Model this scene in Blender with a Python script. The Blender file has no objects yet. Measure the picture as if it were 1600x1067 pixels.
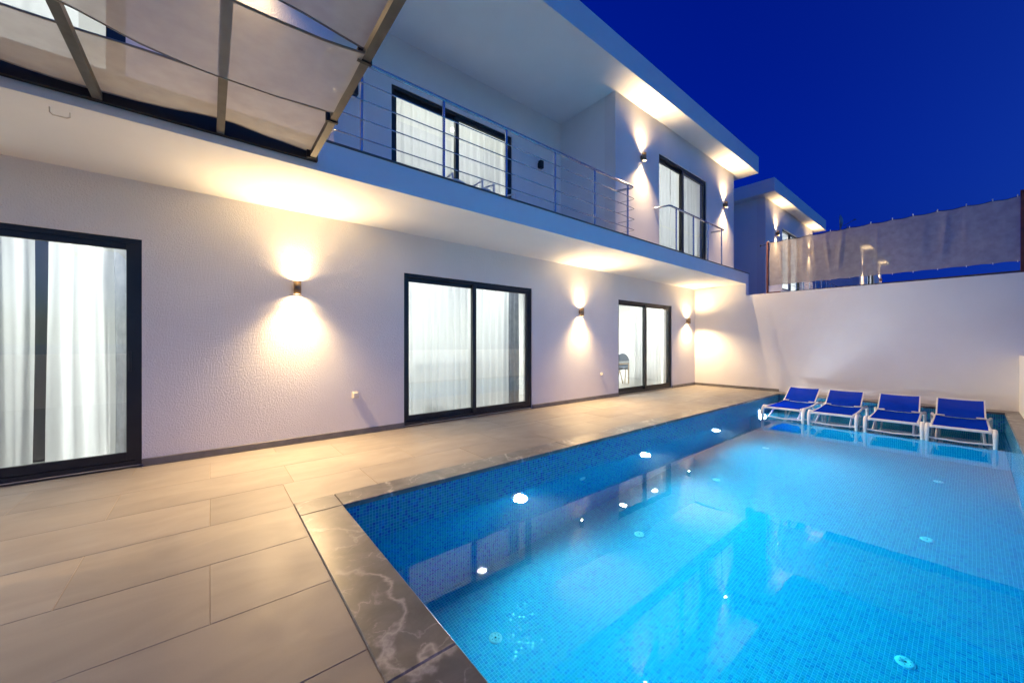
import bpy, bmesh, math, random
from mathutils import Vector, Matrix
random.seed(7)
S = bpy.context.scene
COL = S.collection
R = math.radians

# ------------------------------------------------------------------ camera
cam = bpy.data.cameras.new("camera")
camo = bpy.data.objects.new("camera", cam); COL.objects.link(camo)
camo.location = (0, 0, 1.25)
_a = math.atan2(719.0, 582.5)                 # the view turns this far from the house line (+X)
camo.rotation_euler = (R(90), 0, _a - R(90))
cam.sensor_width = 36; cam.lens = 36 * 582.5 / 1600
cam.shift_y = 3.5 / 1600
cam.clip_start = 0.05; cam.clip_end = 6000
S.camera = camo

# ------------------------------------------------------------------ sky, exposure
W = bpy.data.worlds.new("World"); S.world = W; W.use_nodes = True
nt = W.node_tree; bg = nt.nodes['Background']
sk = nt.nodes.new('ShaderNodeTexSky'); sk.sky_type = 'NISHITA'; sk.sun_disc = False
sk.sun_elevation = R(-2.0); sk.sun_rotation = R(180); sk.ozone_density = 4.0
# lift the lowest few degrees away from the afterglow, where the twilight model falls to black
tc = nt.nodes.new('ShaderNodeTexCoord'); sp = nt.nodes.new('ShaderNodeSeparateXYZ')
nt.links.new(tc.outputs['Generated'], sp.inputs[0])
mr = nt.nodes.new('ShaderNodeMapRange'); mr.inputs[1].default_value = -0.95; mr.inputs[2].default_value = 0.0
mr.inputs[3].default_value = 0.035; mr.inputs[4].default_value = 0.24
nt.links.new(sp.outputs[1], mr.inputs[0])
mx = nt.nodes.new('ShaderNodeMath'); mx.operation = 'MAXIMUM'
nt.links.new(sp.outputs[2], mx.inputs[0]); nt.links.new(mr.outputs[0], mx.inputs[1])
cb = nt.nodes.new('ShaderNodeCombineXYZ')
nt.links.new(sp.outputs[0], cb.inputs[0]); nt.links.new(sp.outputs[1], cb.inputs[1]); nt.links.new(mx.outputs[0], cb.inputs[2])
nm = nt.nodes.new('ShaderNodeVectorMath'); nm.operation = 'NORMALIZE'
nt.links.new(cb.outputs[0], nm.inputs[0]); nt.links.new(nm.outputs[0], sk.inputs[0])
tint = nt.nodes.new('ShaderNodeMix'); tint.data_type = 'RGBA'; tint.blend_type = 'MULTIPLY'; tint.inputs[0].default_value = 1
tw = nt.nodes.new('ShaderNodeMapRange'); tw.interpolation_type = 'SMOOTHSTEP'
tw.inputs[1].default_value = 0.35; tw.inputs[2].default_value = -0.9
nt.links.new(sp.outputs[1], tw.inputs[0])
tm = nt.nodes.new('ShaderNodeMix'); tm.data_type = 'RGBA'
tm.inputs[6].default_value = (0.0, 0.125, 0.80, 1); tm.inputs[7].default_value = (0.25, 0.70, 0.94, 1)
nt.links.new(tw.outputs[0], tm.inputs[0]); nt.links.new(tm.outputs[2], tint.inputs[7])
nt.links.new(sk.outputs[0], tint.inputs[6]); nt.links.new(tint.outputs[2], bg.inputs[0])
bg.inputs[1].default_value = 2.15

vs = S.view_settings
vs.view_transform = 'Standard'; vs.look = 'None'; vs.exposure = 0.48; vs.gamma = 1; vs.use_curve_mapping = False

cy = S.cycles
cy.max_bounces = 14; cy.diffuse_bounces = 6; cy.glossy_bounces = 5; cy.transmission_bounces = 8
cy.transparent_max_bounces = 20; cy.volume_bounces = 0
cy.sample_clamp_indirect = 4; cy.blur_glossy = 0.3
cy.use_denoising = True
try:
    cy.denoiser = 'OPENIMAGEDENOISE'
except Exception:
    pass

# ------------------------------------------------------------------ helpers
class MB:
    def __init__(s): s.v = []; s.f = []; s.uv = []; s.smooth = []
    def face(s, pts, uv=None, smooth=False):
        b = len(s.v); s.v += [tuple(p) for p in pts]; s.f.append(tuple(range(b, b + len(pts))))
        s.uv.append(uv or [(0, 0)] * len(pts)); s.smooth.append(smooth); return s
    def grid(s, rows, smooth=True, closed=False):
        b = len(s.v); n = len(rows[0])
        for r in rows: s.v += [tuple(p) for p in r]
        for i in range(len(rows) - 1):
            for j in range(n if closed else n - 1):
                k = (j + 1) % n
                s.f.append((b + i*n + j, b + i*n + k, b + (i+1)*n + k, b + (i+1)*n + j))
                s.uv.append([(0, 0)] * 4); s.smooth.append(smooth)
        return s
    def box(s, x0, x1, y0, y1, z0, z1, skip=''):
        P = [(x0,y0,z0),(x1,y0,z0),(x1,y1,z0),(x0,y1,z0),(x0,y0,z1),(x1,y0,z1),(x1,y1,z1),(x0,y1,z1)]
        F = {'b':(3,2,1,0),'t':(4,5,6,7),'f':(0,1,5,4),'k':(2,3,7,6),'l':(3,0,4,7),'r':(1,2,6,5)}
        b = len(s.v); s.v += P
        for k, q in F.items():
            if k in skip: continue
            s.f.append(tuple(b + i for i in q)); s.uv.append([(0,0)]*4); s.smooth.append(False)
        return s
    def cbox(s, x0, x1, y0, y1, z0, z1, c=0.004):
        """box with chamfered edges"""
        bm = bmesh.new(); bmesh.ops.create_cube(bm, size=1)
        for v in bm.verts:
            v.co = Vector(((x0+x1)/2 + v.co.x*(x1-x0), (y0+y1)/2 + v.co.y*(y1-y0), (z0+z1)/2 + v.co.z*(z1-z0)))
        bmesh.ops.bevel(bm, geom=bm.edges[:], offset=c, segments=1, affect='EDGES')
        return s.add_bm(bm)
    def add_bm(s, bm, M=None, smooth=False):
        b = len(s.v); bm.verts.ensure_lookup_table(); bm.verts.index_update()
        for v in bm.verts: s.v.append(tuple(M @ v.co if M else v.co))
        for f in bm.faces:
            s.f.append(tuple(b + v.index for v in f.verts)); s.uv.append([(0,0)]*len(f.verts)); s.smooth.append(smooth)
        bm.free(); return s
    def tube(s, pts, r, n=8, cap=True, sq=False):
        pts = [Vector(p) for p in pts]; rows = []
        m = len(pts); prev = None
        for i, p in enumerate(pts):
            if i == 0: d = pts[1] - p
            elif i == m-1: d = p - pts[i-1]
            else: d = (pts[i+1]-p).normalized() + (p-pts[i-1]).normalized()
            d.normalize()
            if prev is None:
                up = Vector((0,0,1)) if abs(d.z) < .9 else Vector((0,1,0))
                a = d.cross(up).normalized()
            else:
                a = (prev - d * prev.dot(d)).normalized()
            prev = a; c = d.cross(a)
            rr = r[i] if isinstance(r, (list, tuple)) else r
            rows.append([p + (a*math.cos(t)+c*math.sin(t))*rr for t in
                         [2*math.pi*(k+.5)/n for k in range(n)]])
        s.grid(rows, smooth=not sq, closed=True)
        if cap:
            s.face(list(reversed(rows[0]))); s.face(rows[-1])
        return s
    def lathe(s, prof, c=(0,0,0), n=24, axis='z'):
        rows = []
        for r, h in prof:
            row = []
            for k in range(n):
                t = 2*math.pi*k/n
                p = (r*math.cos(t), r*math.sin(t), h)
                if axis == 'y': p = (p[0], p[2], p[1])
                if axis == 'x': p = (p[2], p[0], p[1])
                row.append((c[0]+p[0], c[1]+p[1], c[2]+p[2]))
            rows.append(row)
        return s.grid(rows, closed=True)
    def build(s, name, mat=None, parent=None, loc=None):
        me = bpy.data.meshes.new(name); me.from_pydata(s.v, [], s.f)
        if any(any(u != (0,0) for u in q) for q in s.uv):
            L = me.uv_layers.new(name='uv'); i = 0
            for q in s.uv:
                for u in q: L.data[i].uv = u; i += 1
        me.polygons.foreach_set('use_smooth', s.smooth)
        me.update()
        o = bpy.data.objects.new(name, me); COL.objects.link(o)
        if mat: me.materials.append(mat)
        if parent: o.parent = parent
        if loc: o.location = loc
        return o

def tag(o, label=None, cat=None, group=None, kind=None):
    if label: o['label'] = label
    if cat: o['category'] = cat
    if group: o['group'] = group
    if kind: o['kind'] = kind
    return o
def thing(name, label, cat, loc=(0,0,0), rz=0, group=None):
    o = bpy.data.objects.new(name, None); COL.objects.link(o); o.empty_display_size = .2
    o.location = loc; o.rotation_euler = (0,0,rz)
    return tag(o, label, cat, group)
def copy_tree(o, parent=None):
    c = o.copy(); COL.objects.link(c); c.parent = parent
    for ch in list(o.children): copy_tree(ch, c)
    return c
def rel(o, *loc):
    return tuple(a - b for a, b in zip(loc, o.location))

# ------------------------------------------------------------------ materials
def mat(name):
    m = bpy.data.materials.new(name); m.use_nodes = True
    n = m.node_tree; b = n.nodes['Principled BSDF']
    return m, n, b
def N(n, t, **k):
    x = n.nodes.new(t)
    for a, b in k.items(): setattr(x, a, b)
    return x
def plain(name, col, rough=.5, metal=0, spec=.5):
    m, n, b = mat(name)
    b.inputs['Base Color'].default_value = (*col, 1); b.inputs['Roughness'].default_value = rough
    b.inputs['Metallic'].default_value = metal; b.inputs['Specular IOR Level'].default_value = spec
    return m
def mottled(name, col, rough=.6, scale=4, var=.12, bump=0, bscale=200, metal=0, bdist=.002):
    m, n, b = mat(name)
    g = N(n, 'ShaderNodeNewGeometry'); no = N(n, 'ShaderNodeTexNoise'); no.inputs['Scale'].default_value = scale
    no.inputs['Detail'].default_value = 6
    n.links.new(g.outputs['Position'], no.inputs['Vector'])
    cr = N(n, 'ShaderNodeValToRGB')
    cr.color_ramp.elements[0].position = .3; cr.color_ramp.elements[1].position = .7
    cr.color_ramp.elements[0].color = (*[c*(1-var) for c in col], 1)
    cr.color_ramp.elements[1].color = (*[min(1, c*(1+var)) for c in col], 1)
    n.links.new(no.outputs[0], cr.inputs[0]); n.links.new(cr.outputs[0], b.inputs['Base Color'])
    b.inputs['Roughness'].default_value = rough; b.inputs['Metallic'].default_value = metal
    if bump:
        n2 = N(n, 'ShaderNodeTexNoise'); n2.inputs['Scale'].default_value = bscale; n2.inputs['Detail'].default_value = 3
        n.links.new(g.outputs['Position'], n2.inputs['Vector'])
        bu = N(n, 'ShaderNodeBump'); bu.inputs['Strength'].default_value = bump; bu.inputs['Distance'].default_value = bdist
        n.links.new(n2.outputs[0], bu.inputs['Height']); n.links.new(bu.outputs[0], b.inputs['Normal'])
    return m

M_stucco = mottled('stucco', (.84,.82,.80), .85, 1.5, .03, .75, 92, bdist=.010)
M_paint = mottled('smooth_paint', (.88,.88,.86), .7, 2.0, .02, .15, 30, bdist=.004)
M_garden = mottled('garden_wall_paint', (.84,.83,.82), .8, 1.2, .03, .3, 60, bdist=.005)
M_inside = plain('interior_paint', (.82,.82,.80), .8)
M_insidefloor = plain('interior_floor', (.55,.53,.50), .3)
M_dark = plain('dark_room', (.025,.026,.03), .5)
M_alu = mottled('anthracite_aluminium', (.012,.014,.018), .38, 8, .2)
M_trim = mottled('slab_edge_stone', (.08,.08,.085), .5, 9, .3)
M_skirt = mottled('skirting_tile', (.17,.16,.155), .45, 7, .2)
M_thresh = mottled('threshold_stone', (.42,.41,.40), .4, 9, .12)
M_steel = mottled('brushed_steel', (.48,.50,.54), .22, 20, .08, metal=1)
M_pergsteel = mottled('pergola_steel', (.055,.05,.043), .55, 12, .25)
M_black = plain('black_paint', (.006,.006,.007), .7)
M_brown = mottled('brown_steel', (.10,.025,.018), .5, 9, .3)
M_bronze = mottled('bronze_lamp', (.28,.20,.13), .32, 30, .15, metal=.8)
M_lampoff = plain('black_lamp', (.01,.01,.012), .4)
M_white = mottled('white_plastic', (.78,.78,.78), .35, 14, .05)
M_socket = plain('socket_plastic', (.72,.68,.60), .4)
M_grey = plain('grey_upholstery', (.10,.13,.17), .85)
M_sofa = plain('pale_upholstery', (.35,.36,.38), .85)
M_wood = mottled('oak', (.42,.30,.17), .45, 12, .2)
M_tabletop = plain('dark_tabletop', (.05,.06,.07), .3)
M_dish = plain('dish_grey', (.35,.37,.40), .5)
M_hem = plain('cloth_hem', (.27,.23,.19), .8)
M_ground = mottled('ground_soil', (.06,.055,.04), .9, .05, .4)
M_sea = plain('sea_surface', (.01,.02,.04), .15)
M_grout = plain('tile_joint', (.33,.27,.20), .85)

def emis(name, col, st):
    m = bpy.data.materials.new(name); m.use_nodes = True; n = m.node_tree
    n.nodes.remove(n.nodes['Principled BSDF']); e = N(n, 'ShaderNodeEmission')
    e.inputs[0].default_value = (*col, 1); e.inputs[1].default_value = st
    n.links.new(e.outputs[0], n.nodes['Material Output'].inputs[0]); return m
M_lens = emis('lamp_lens', (1, .80, .52), 40)
M_poollens = emis('pool_lamp_lens', (.88, .95, 1), 45)
M_ceil = emis('ceiling_lamp_lens', (1, .97, .9), 45)

def glass_mat():
    m = bpy.data.materials.new('window_glass'); m.use_nodes = True; n = m.node_tree
    n.nodes.remove(n.nodes['Principled BSDF'])
    t = N(n, 'ShaderNodeBsdfTransparent'); t.inputs[0].default_value = (.93,.96,.95,1)
    g = N(n, 'ShaderNodeBsdfGlossy'); g.inputs['Roughness'].default_value = 0.0
    f = N(n, 'ShaderNodeFresnel'); f.inputs[0].default_value = 2.0
    x = N(n, 'ShaderNodeMixShader')
    n.links.new(f.outputs[0], x.inputs[0]); n.links.new(t.outputs[0], x.inputs[1]); n.links.new(g.outputs[0], x.inputs[2])
    n.links.new(x.outputs[0], n.nodes['Material Output'].inputs[0]); return m
M_glass = glass_mat()

def cloth(name, col, transl, transp, var=.5):
    m = bpy.data.materials.new(name); m.use_nodes = True; n = m.node_tree
    n.nodes.remove(n.nodes['Principled BSDF'])
    d = N(n, 'ShaderNodeBsdfDiffuse'); d.inputs[0].default_value = (*col, 1)
    t = N(n, 'ShaderNodeBsdfTranslucent'); t.inputs[0].default_value = (*col, 1)
    x = N(n, 'ShaderNodeMixShader'); x.inputs[0].default_value = transl
    n.links.new(d.outputs[0], x.inputs[1]); n.links.new(t.outputs[0], x.inputs[2])
    p = N(n, 'ShaderNodeBsdfTransparent'); y = N(n, 'ShaderNodeMixShader'); y.inputs[0].default_value = transp
    n.links.new(x.outputs[0], y.inputs[1]); n.links.new(p.outputs[0], y.inputs[2])
    g = N(n, 'ShaderNodeNewGeometry'); no = N(n, 'ShaderNodeTexNoise'); no.inputs['Scale'].default_value = 9
    no.inputs['Detail'].default_value = 5
    n.links.new(g.outputs['Position'], no.inputs['Vector'])
    hv = N(n, 'ShaderNodeValToRGB'); hv.color_ramp.elements[0].position = .3; hv.color_ramp.elements[1].position = .7
    hv.color_ramp.elements[0].color = (*[c*(1-.3*var) for c in col], 1); hv.color_ramp.elements[1].color = (*[min(1,c*(1+.2*var)) for c in col], 1)
    n.links.new(no.outputs[0], hv.inputs[0])
    n.links.new(hv.outputs[0], d.inputs[0]); n.links.new(hv.outputs[0], t.inputs[0])
    n.links.new(y.outputs[0], n.nodes['Material Output'].inputs[0]); return m
M_curtain = cloth('sheer_curtain', (.88,.89,.88), .55, .16, .03)
M_blackout = cloth('blackout_curtain', (.30,.31,.33), .2, .0)
M_shade = cloth('shade_fabric', (.44,.43,.40), .4, .2, .3)
M_screen = cloth('screen_fabric', (.46,.43,.42), .35, .17)
M_sling = cloth('blue_sling', (.004,.04,.55), .25, .03, .1)
M_slingtop = cloth('blue_sling_head', (.006,.04,.55), .3, .10)

def deck_mat():
    m, n, b = mat('porcelain_tile')
    g = N(n, 'ShaderNodeNewGeometry'); oi = N(n, 'ShaderNodeObjectInfo')
    ad = N(n, 'ShaderNodeVectorMath', operation='MULTIPLY_ADD')
    ad.inputs[1].default_value = (1,1,1)
    n.links.new(g.outputs['Position'], ad.inputs[0])
    ml = N(n, 'ShaderNodeMath', operation='MULTIPLY'); ml.inputs[1].default_value = 13.0
    n.links.new(oi.outputs['Random'], ml.inputs[0]); n.links.new(ml.outputs[0], ad.inputs[2])
    mp = N(n, 'ShaderNodeMapping'); mp.inputs['Scale'].default_value = (1.1, 2.4, 1)
    n.links.new(ad.outputs[0], mp.inputs[0])
    no = N(n, 'ShaderNodeTexNoise'); no.inputs['Scale'].default_value = 1.6; no.inputs['Detail'].default_value = 8; no.inputs['Distortion'].default_value = .8
    n.links.new(mp.outputs[0], no.inputs['Vector'])
    cr = N(n, 'ShaderNodeValToRGB'); e = cr.color_ramp.elements
    e[0].position = .32; e[0].color = (.25,.225,.20,1); e[1].position = .68; e[1].color = (.305,.275,.245,1)
    n.links.new(no.outputs[0], cr.inputs[0])
    mm = N(n, 'ShaderNodeMapRange'); mm.inputs[3].default_value = .9; mm.inputs[4].default_value = 1.08
    n.links.new(oi.outputs['Random'], mm.inputs[0])
    mu = N(n, 'ShaderNodeMix', data_type='RGBA', blend_type='MULTIPLY'); mu.inputs[0].default_value = 1
    n.links.new(cr.outputs[0], mu.inputs[6]); n.links.new(mm.outputs[0], mu.inputs[7])
    n.links.new(mu.outputs[2], b.inputs['Base Color'])
    n2 = N(n, 'ShaderNodeTexNoise'); n2.inputs['Scale'].default_value = 6; n2.inputs['Detail'].default_value = 4
    n.links.new(g.outputs['Position'], n2.inputs['Vector'])
    rr = N(n, 'ShaderNodeMapRange'); rr.inputs[1].default_value = .3; rr.inputs[2].default_value = .7
    rr.inputs[3].default_value = .50; rr.inputs[4].default_value = .58
    n.links.new(n2.outputs[0], rr.inputs[0]); n.links.new(rr.outputs[0], b.inputs['Roughness'])
    n3 = N(n, 'ShaderNodeTexNoise'); n3.inputs['Scale'].default_value = 90
    n.links.new(g.outputs['Position'], n3.inputs['Vector'])
    bu = N(n, 'ShaderNodeBump'); bu.inputs['Strength'].default_value = .12; bu.inputs['Distance'].default_value = .002
    n.links.new(n3.outputs[0], bu.inputs['Height']); n.links.new(bu.outputs[0], b.inputs['Normal'])
    return m
M_tile = deck_mat()

def marble_mat():
    m, n, b = mat('grey_marble')
    g = N(n, 'ShaderNodeNewGeometry')
    no = N(n, 'ShaderNodeTexNoise'); no.inputs['Scale'].default_value = 5.0; no.inputs['Detail'].default_value = 10; no.inputs['Roughness'].default_value = .62; no.inputs['Distortion'].default_value = .7
    n.links.new(g.outputs['Position'], no.inputs['Vector'])
    base = N(n, 'ShaderNodeValToRGB'); e = base.color_ramp.elements
    e[0].position = .3; e[0].color = (.085,.082,.080,1); e[1].position = .7; e[1].color = (.185,.178,.172,1)
    n.links.new(no.outputs[0], base.inputs[0])
    # veins: thin level lines of a warped noise
    nv = N(n, 'ShaderNodeTexNoise'); nv.inputs['Scale'].default_value = 1.5; nv.inputs['Detail'].default_value = 6; nv.inputs['Distortion'].default_value = .25
    nv.inputs['Roughness'].default_value = .5
    n.links.new(g.outputs['Position'], nv.inputs['Vector'])
    sb = N(n, 'ShaderNodeMath', operation='SUBTRACT'); sb.inputs[1].default_value = .5
    ab = N(n, 'ShaderNodeMath', operation='ABSOLUTE')
    n.links.new(nv.outputs[0], sb.inputs[0]); n.links.new(sb.outputs[0], ab.inputs[0])
    vr = N(n, 'ShaderNodeMapRange'); vr.inputs[1].default_value = .0; vr.inputs[2].default_value = .022
    vr.inputs[3].default_value = 1; vr.inputs[4].default_value = 0
    n.links.new(ab.outputs[0], vr.inputs[0])
    nm2 = N(n, 'ShaderNodeTexNoise'); nm2.inputs['Scale'].default_value = 2.1; nm2.inputs['Detail'].default_value = 2
    n.links.new(g.outputs['Position'], nm2.inputs['Vector'])
    ms = N(n, 'ShaderNodeMapRange'); ms.inputs[1].default_value = .42; ms.inputs[2].default_value = .58; ms.inputs[4].default_value = .62
    n.links.new(nm2.outputs[0], ms.inputs[0])
    pw = N(n, 'ShaderNodeMath', operation='POWER'); pw.inputs[1].default_value = 1.6; n.links.new(vr.outputs[0], pw.inputs[0])
    vm = N(n, 'ShaderNodeMath', operation='MULTIPLY'); n.links.new(pw.outputs[0], vm.inputs[0]); n.links.new(ms.outputs[0], vm.inputs[1])
    nf = N(n, 'ShaderNodeTexNoise'); nf.inputs['Scale'].default_value = 4.2; nf.inputs['Detail'].default_value = 5; nf.inputs['Distortion'].default_value = .4
    n.links.new(g.outputs['Position'], nf.inputs['Vector'])
    sf = N(n, 'ShaderNodeMath', operation='SUBTRACT'); sf.inputs[1].default_value = .52; af = N(n, 'ShaderNodeMath', operation='ABSOLUTE')
    n.links.new(nf.outputs[0], sf.inputs[0]); n.links.new(sf.outputs[0], af.inputs[0])
    mf = N(n, 'ShaderNodeMapRange'); mf.inputs[2].default_value = .018; mf.inputs[3].default_value = .34; mf.inputs[4].default_value = 0
    n.links.new(af.outputs[0], mf.inputs[0])
    mg = N(n, 'ShaderNodeMath', operation='MULTIPLY'); n.links.new(mf.outputs[0], mg.inputs[0])
    mk = N(n, 'ShaderNodeMapRange'); mk.inputs[1].default_value = .48; mk.inputs[2].default_value = .60
    n.links.new(no.outputs[0], mk.inputs[0]); n.links.new(mk.outputs[0], mg.inputs[1])
    vx = N(n, 'ShaderNodeMath', operation='MAXIMUM'); n.links.new(vm.outputs[0], vx.inputs[0]); n.links.new(mg.outputs[0], vx.inputs[1]); vm = vx
    mx2 = N(n, 'ShaderNodeMix', data_type='RGBA'); n.links.new(vm.outputs[0], mx2.inputs[0])
    n.links.new(base.outputs[0], mx2.inputs[6]); mx2.inputs[7].default_value = (.60,.58,.56,1)
    n.links.new(mx2.outputs[2], b.inputs['Base Color'])
    b.inputs['Roughness'].default_value = .36
    return m
M_marble = marble_mat()

def mosaic_mat(name, cols, grout):
    m, n, b = mat(name)
    uv = N(n, 'ShaderNodeUVMap'); uv.uv_map = 'uv'
    sc = N(n, 'ShaderNodeVectorMath', operation='SCALE'); sc.inputs['Scale'].default_value = 40.0
    n.links.new(uv.outputs[0], sc.inputs[0])
    fl = N(n, 'ShaderNodeVectorMath', operation='FLOOR'); fr = N(n, 'ShaderNodeVectorMath', operation='FRACTION')
    n.links.new(sc.outputs[0], fl.inputs[0]); n.links.new(sc.outputs[0], fr.inputs[0])
    wn = N(n, 'ShaderNodeTexWhiteNoise', noise_dimensions='2D'); n.links.new(fl.outputs[0], wn.inputs['Vector'])
    cr = N(n, 'ShaderNodeValToRGB'); cr.color_ramp.interpolation = 'CONSTANT'
    E = cr.color_ramp.elements
    E[0].position, E[0].color = 0, (*cols[0][1], 1)
    E[1].position, E[1].color = cols[1][0], (*cols[1][1], 1)
    for p, c in cols[2:]:
        q = E.new(p); q.color = (*c, 1)
    n.links.new(wn.outputs['Value'], cr.inputs[0])
    # distance from the tile's centre, per axis
    c5 = N(n, 'ShaderNodeVectorMath', operation='SUBTRACT'); c5.inputs[1].default_value = (.5,.5,.5)
    n.links.new(fr.outputs[0], c5.inputs[0])
    ab = N(n, 'ShaderNodeVectorMath', operation='ABSOLUTE'); n.links.new(c5.outputs[0], ab.inputs[0])
    s1 = N(n, 'ShaderNodeSeparateXYZ'); n.links.new(ab.outputs[0], s1.inputs[0])
    mxx = N(n, 'ShaderNodeMath', operation='MAXIMUM'); n.links.new(s1.outputs[0], mxx.inputs[0]); n.links.new(s1.outputs[1], mxx.inputs[1])
    gm = N(n, 'ShaderNodeMapRange'); gm.inputs[1].default_value = .425; gm.inputs[2].default_value = .455
    n.links.new(mxx.outputs[0], gm.inputs[0])
    mc = N(n, 'ShaderNodeMix', data_type='RGBA'); n.links.new(gm.outputs[0], mc.inputs[0])
    n.links.new(cr.outputs[0], mc.inputs[6]); mc.inputs[7].default_value = (*grout,1)
    n.links.new(mc.outputs[2], b.inputs['Base Color'])
    ro = N(n, 'ShaderNodeMapRange'); ro.inputs[3].default_value = .06; ro.inputs[4].default_value = .7
    n.links.new(gm.outputs[0], ro.inputs[0]); n.links.new(ro.outputs[0], b.inputs['Roughness'])
    # relief: rounded edge plus a small random tilt of every tile
    rc = N(n, 'ShaderNodeVectorMath', operation='SUBTRACT'); rc.inputs[1].default_value = (.5,.5,.5)
    n.links.new(wn.outputs['Color'], rc.inputs[0])
    dt = N(n, 'ShaderNodeVectorMath', operation='DOT_PRODUCT'); n.links.new(rc.outputs[0], dt.inputs[0]); n.links.new(c5.outputs[0], dt.inputs[1])
    tl = N(n, 'ShaderNodeMath', operation='MULTIPLY'); tl.inputs[1].default_value = 1.0; n.links.new(dt.outputs['Value'], tl.inputs[0])
    ed = N(n, 'ShaderNodeMapRange'); ed.inputs[1].default_value = .40; ed.inputs[2].default_value = .46; ed.inputs[3].default_value = .35; ed.inputs[4].default_value = 0
    n.links.new(mxx.outputs[0], ed.inputs[0])
    ah = N(n, 'ShaderNodeMath', operation='ADD'); n.links.new(tl.outputs[0], ah.inputs[0]); n.links.new(ed.outputs[0], ah.inputs[1])
    bu = N(n, 'ShaderNodeBump'); bu.inputs['Strength'].default_value = .6; bu.inputs['Distance'].default_value = .006
    n.links.new(ah.outputs[0], bu.inputs['Height']); n.links.new(bu.outputs[0], b.inputs['Normal'])
    return m
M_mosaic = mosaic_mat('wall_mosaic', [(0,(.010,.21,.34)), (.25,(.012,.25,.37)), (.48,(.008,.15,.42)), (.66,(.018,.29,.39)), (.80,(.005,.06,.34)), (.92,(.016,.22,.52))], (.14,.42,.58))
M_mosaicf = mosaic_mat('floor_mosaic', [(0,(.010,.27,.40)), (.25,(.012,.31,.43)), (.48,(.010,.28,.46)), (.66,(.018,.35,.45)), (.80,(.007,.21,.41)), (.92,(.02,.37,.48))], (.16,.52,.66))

def water_mat():
    m = bpy.data.materials.new('pool_water'); m.use_nodes = True; n = m.node_tree
    n.nodes.remove(n.nodes['Principled BSDF']); out = n.nodes['Material Output']
    g = N(n, 'ShaderNodeBsdfRefraction'); g.inputs['IOR'].default_value = 1.33; g.inputs['Roughness'].default_value = 0
    gl = N(n, 'ShaderNodeBsdfGlossy'); gl.inputs['Roughness'].default_value = 0
    fr = N(n, 'ShaderNodeFresnel'); fr.inputs['IOR'].default_value = 1.45
    ms = N(n, 'ShaderNodeMixShader'); n.links.new(fr.outputs[0], ms.inputs[0]); n.links.new(g.outputs[0], ms.inputs[1]); n.links.new(gl.outputs[0], ms.inputs[2])
    ge = N(n, 'ShaderNodeNewGeometry'); no = N(n, 'ShaderNodeTexNoise'); no.inputs['Scale'].default_value = 3.2; no.inputs['Detail'].default_value = 2.5
    n.links.new(ge.outputs['Position'], no.inputs['Vector'])
    bu = N(n, 'ShaderNodeBump'); bu.inputs['Strength'].default_value = .10; bu.inputs['Distance'].default_value = .006
    n.links.new(no.outputs[0], bu.inputs['Height']); [n.links.new(bu.outputs[0], q.inputs['Normal']) for q in (g, gl, fr)]
    n.links.new(ms.outputs[0], out.inputs[0])
    v = N(n, 'ShaderNodeVolumeAbsorption'); v.inputs['Color'].default_value = (.0,.88,.965,1); v.inputs['Density'].default_value = .75
    vsn = N(n, 'ShaderNodeVolumeScatter'); vsn.inputs['Color'].default_value = (.75,.95,1,1); vsn.inputs['Density'].default_value = .022; vsn.inputs['Anisotropy'].default_value = .5
    va = N(n, 'ShaderNodeAddShader'); n.links.new(v.outputs[0], va.inputs[0]); n.links.new(vsn.outputs[0], va.inputs[1])
    n.links.new(va.outputs[0], out.inputs[1]); return m
M_water = water_mat()

# ------------------------------------------------------------------ layout numbers (metres; x along the house, y towards it)
DY = 5.33                    # ground floor wall
BY = 4.31                    # upper blocks' front wall
RY = 5.75                    # recessed balcony wall
XE = 11.49                   # garden end wall
SF, SZ0, SZ1 = 3.93, 2.9, 3.2     # balcony slab
RF, RZ0, RZ1 = 3.83, 6.106, 6.57  # roof
PX0, PX1, PY0, PY1 = .798, 11.1, -.37, 3.06
WZ, FZ = -.335, -1.63
SHX, SHZ = 9.15, -.40

# ------------------------------------------------------------------ ground, terrace
def sheet(x0, x1, y0, y1, z): return MB().face([(x0,y0,z),(x1,y0,z),(x1,y1,z),(x0,y1,z)])
tag(sheet(-3000, 3000, -60, 3000, -2.4).build('ground', M_ground), kind='structure')
tag(sheet(-3000, 3000, -4000, -60, -2.5).build('sea', M_sea), kind='structure')

terrace = MB()
terrace.box(-7, PX0-.3+.005, PY0-.9, DY+.2, -.5, -.002)
terrace.box(PX0-.3+.005, XE+.1, PY1+.27, DY+.2, -.5, -.002)
terrace = terrace.build('terrace', M_grout); tag(terrace, kind='structure')

TL, TW, TG = 1.165, .578, .0015
def tile_obj(x0, x1, y0, y1):
    return MB().cbox(x0+TG, x1-TG, y0+TG, y1-TG, -.02, random.uniform(-.0006,.0006), .0015).build('tile', M_tile, terrace)
rows = [(4.45+TW*1, 5.33)] + [(4.45 - TW*k, 4.45 - TW*(k-1)) for k in range(0, 10)]
for ri, (y0, y1) in enumerate(rows):
    off = 0.0 if ri % 2 == 1 else .59
    xr0 = -3.0
    k = -4
    while True:
        x0 = off + TL*k; x1 = x0 + TL; k += 1
        if x1 < xr0: continue
        lim = XE if y1 > PY1+.30 else PX0-.295
        y0c = y0
        if x0 > lim - .03: break
        if y0 < PY1+.27 < y1 and x1 > PX0-.295:          # row that meets the coping's corner
            if x0 < PX0-.295: tile_obj(x0, PX0-.295, y0, y1)
            tile_obj(max(x0, PX0-.295), min(x1, XE), PY1+.27, y1)
            if x1 >= XE: break
            continue
        tile_obj(x0, min(x1, lim), y0, y1)

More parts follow.
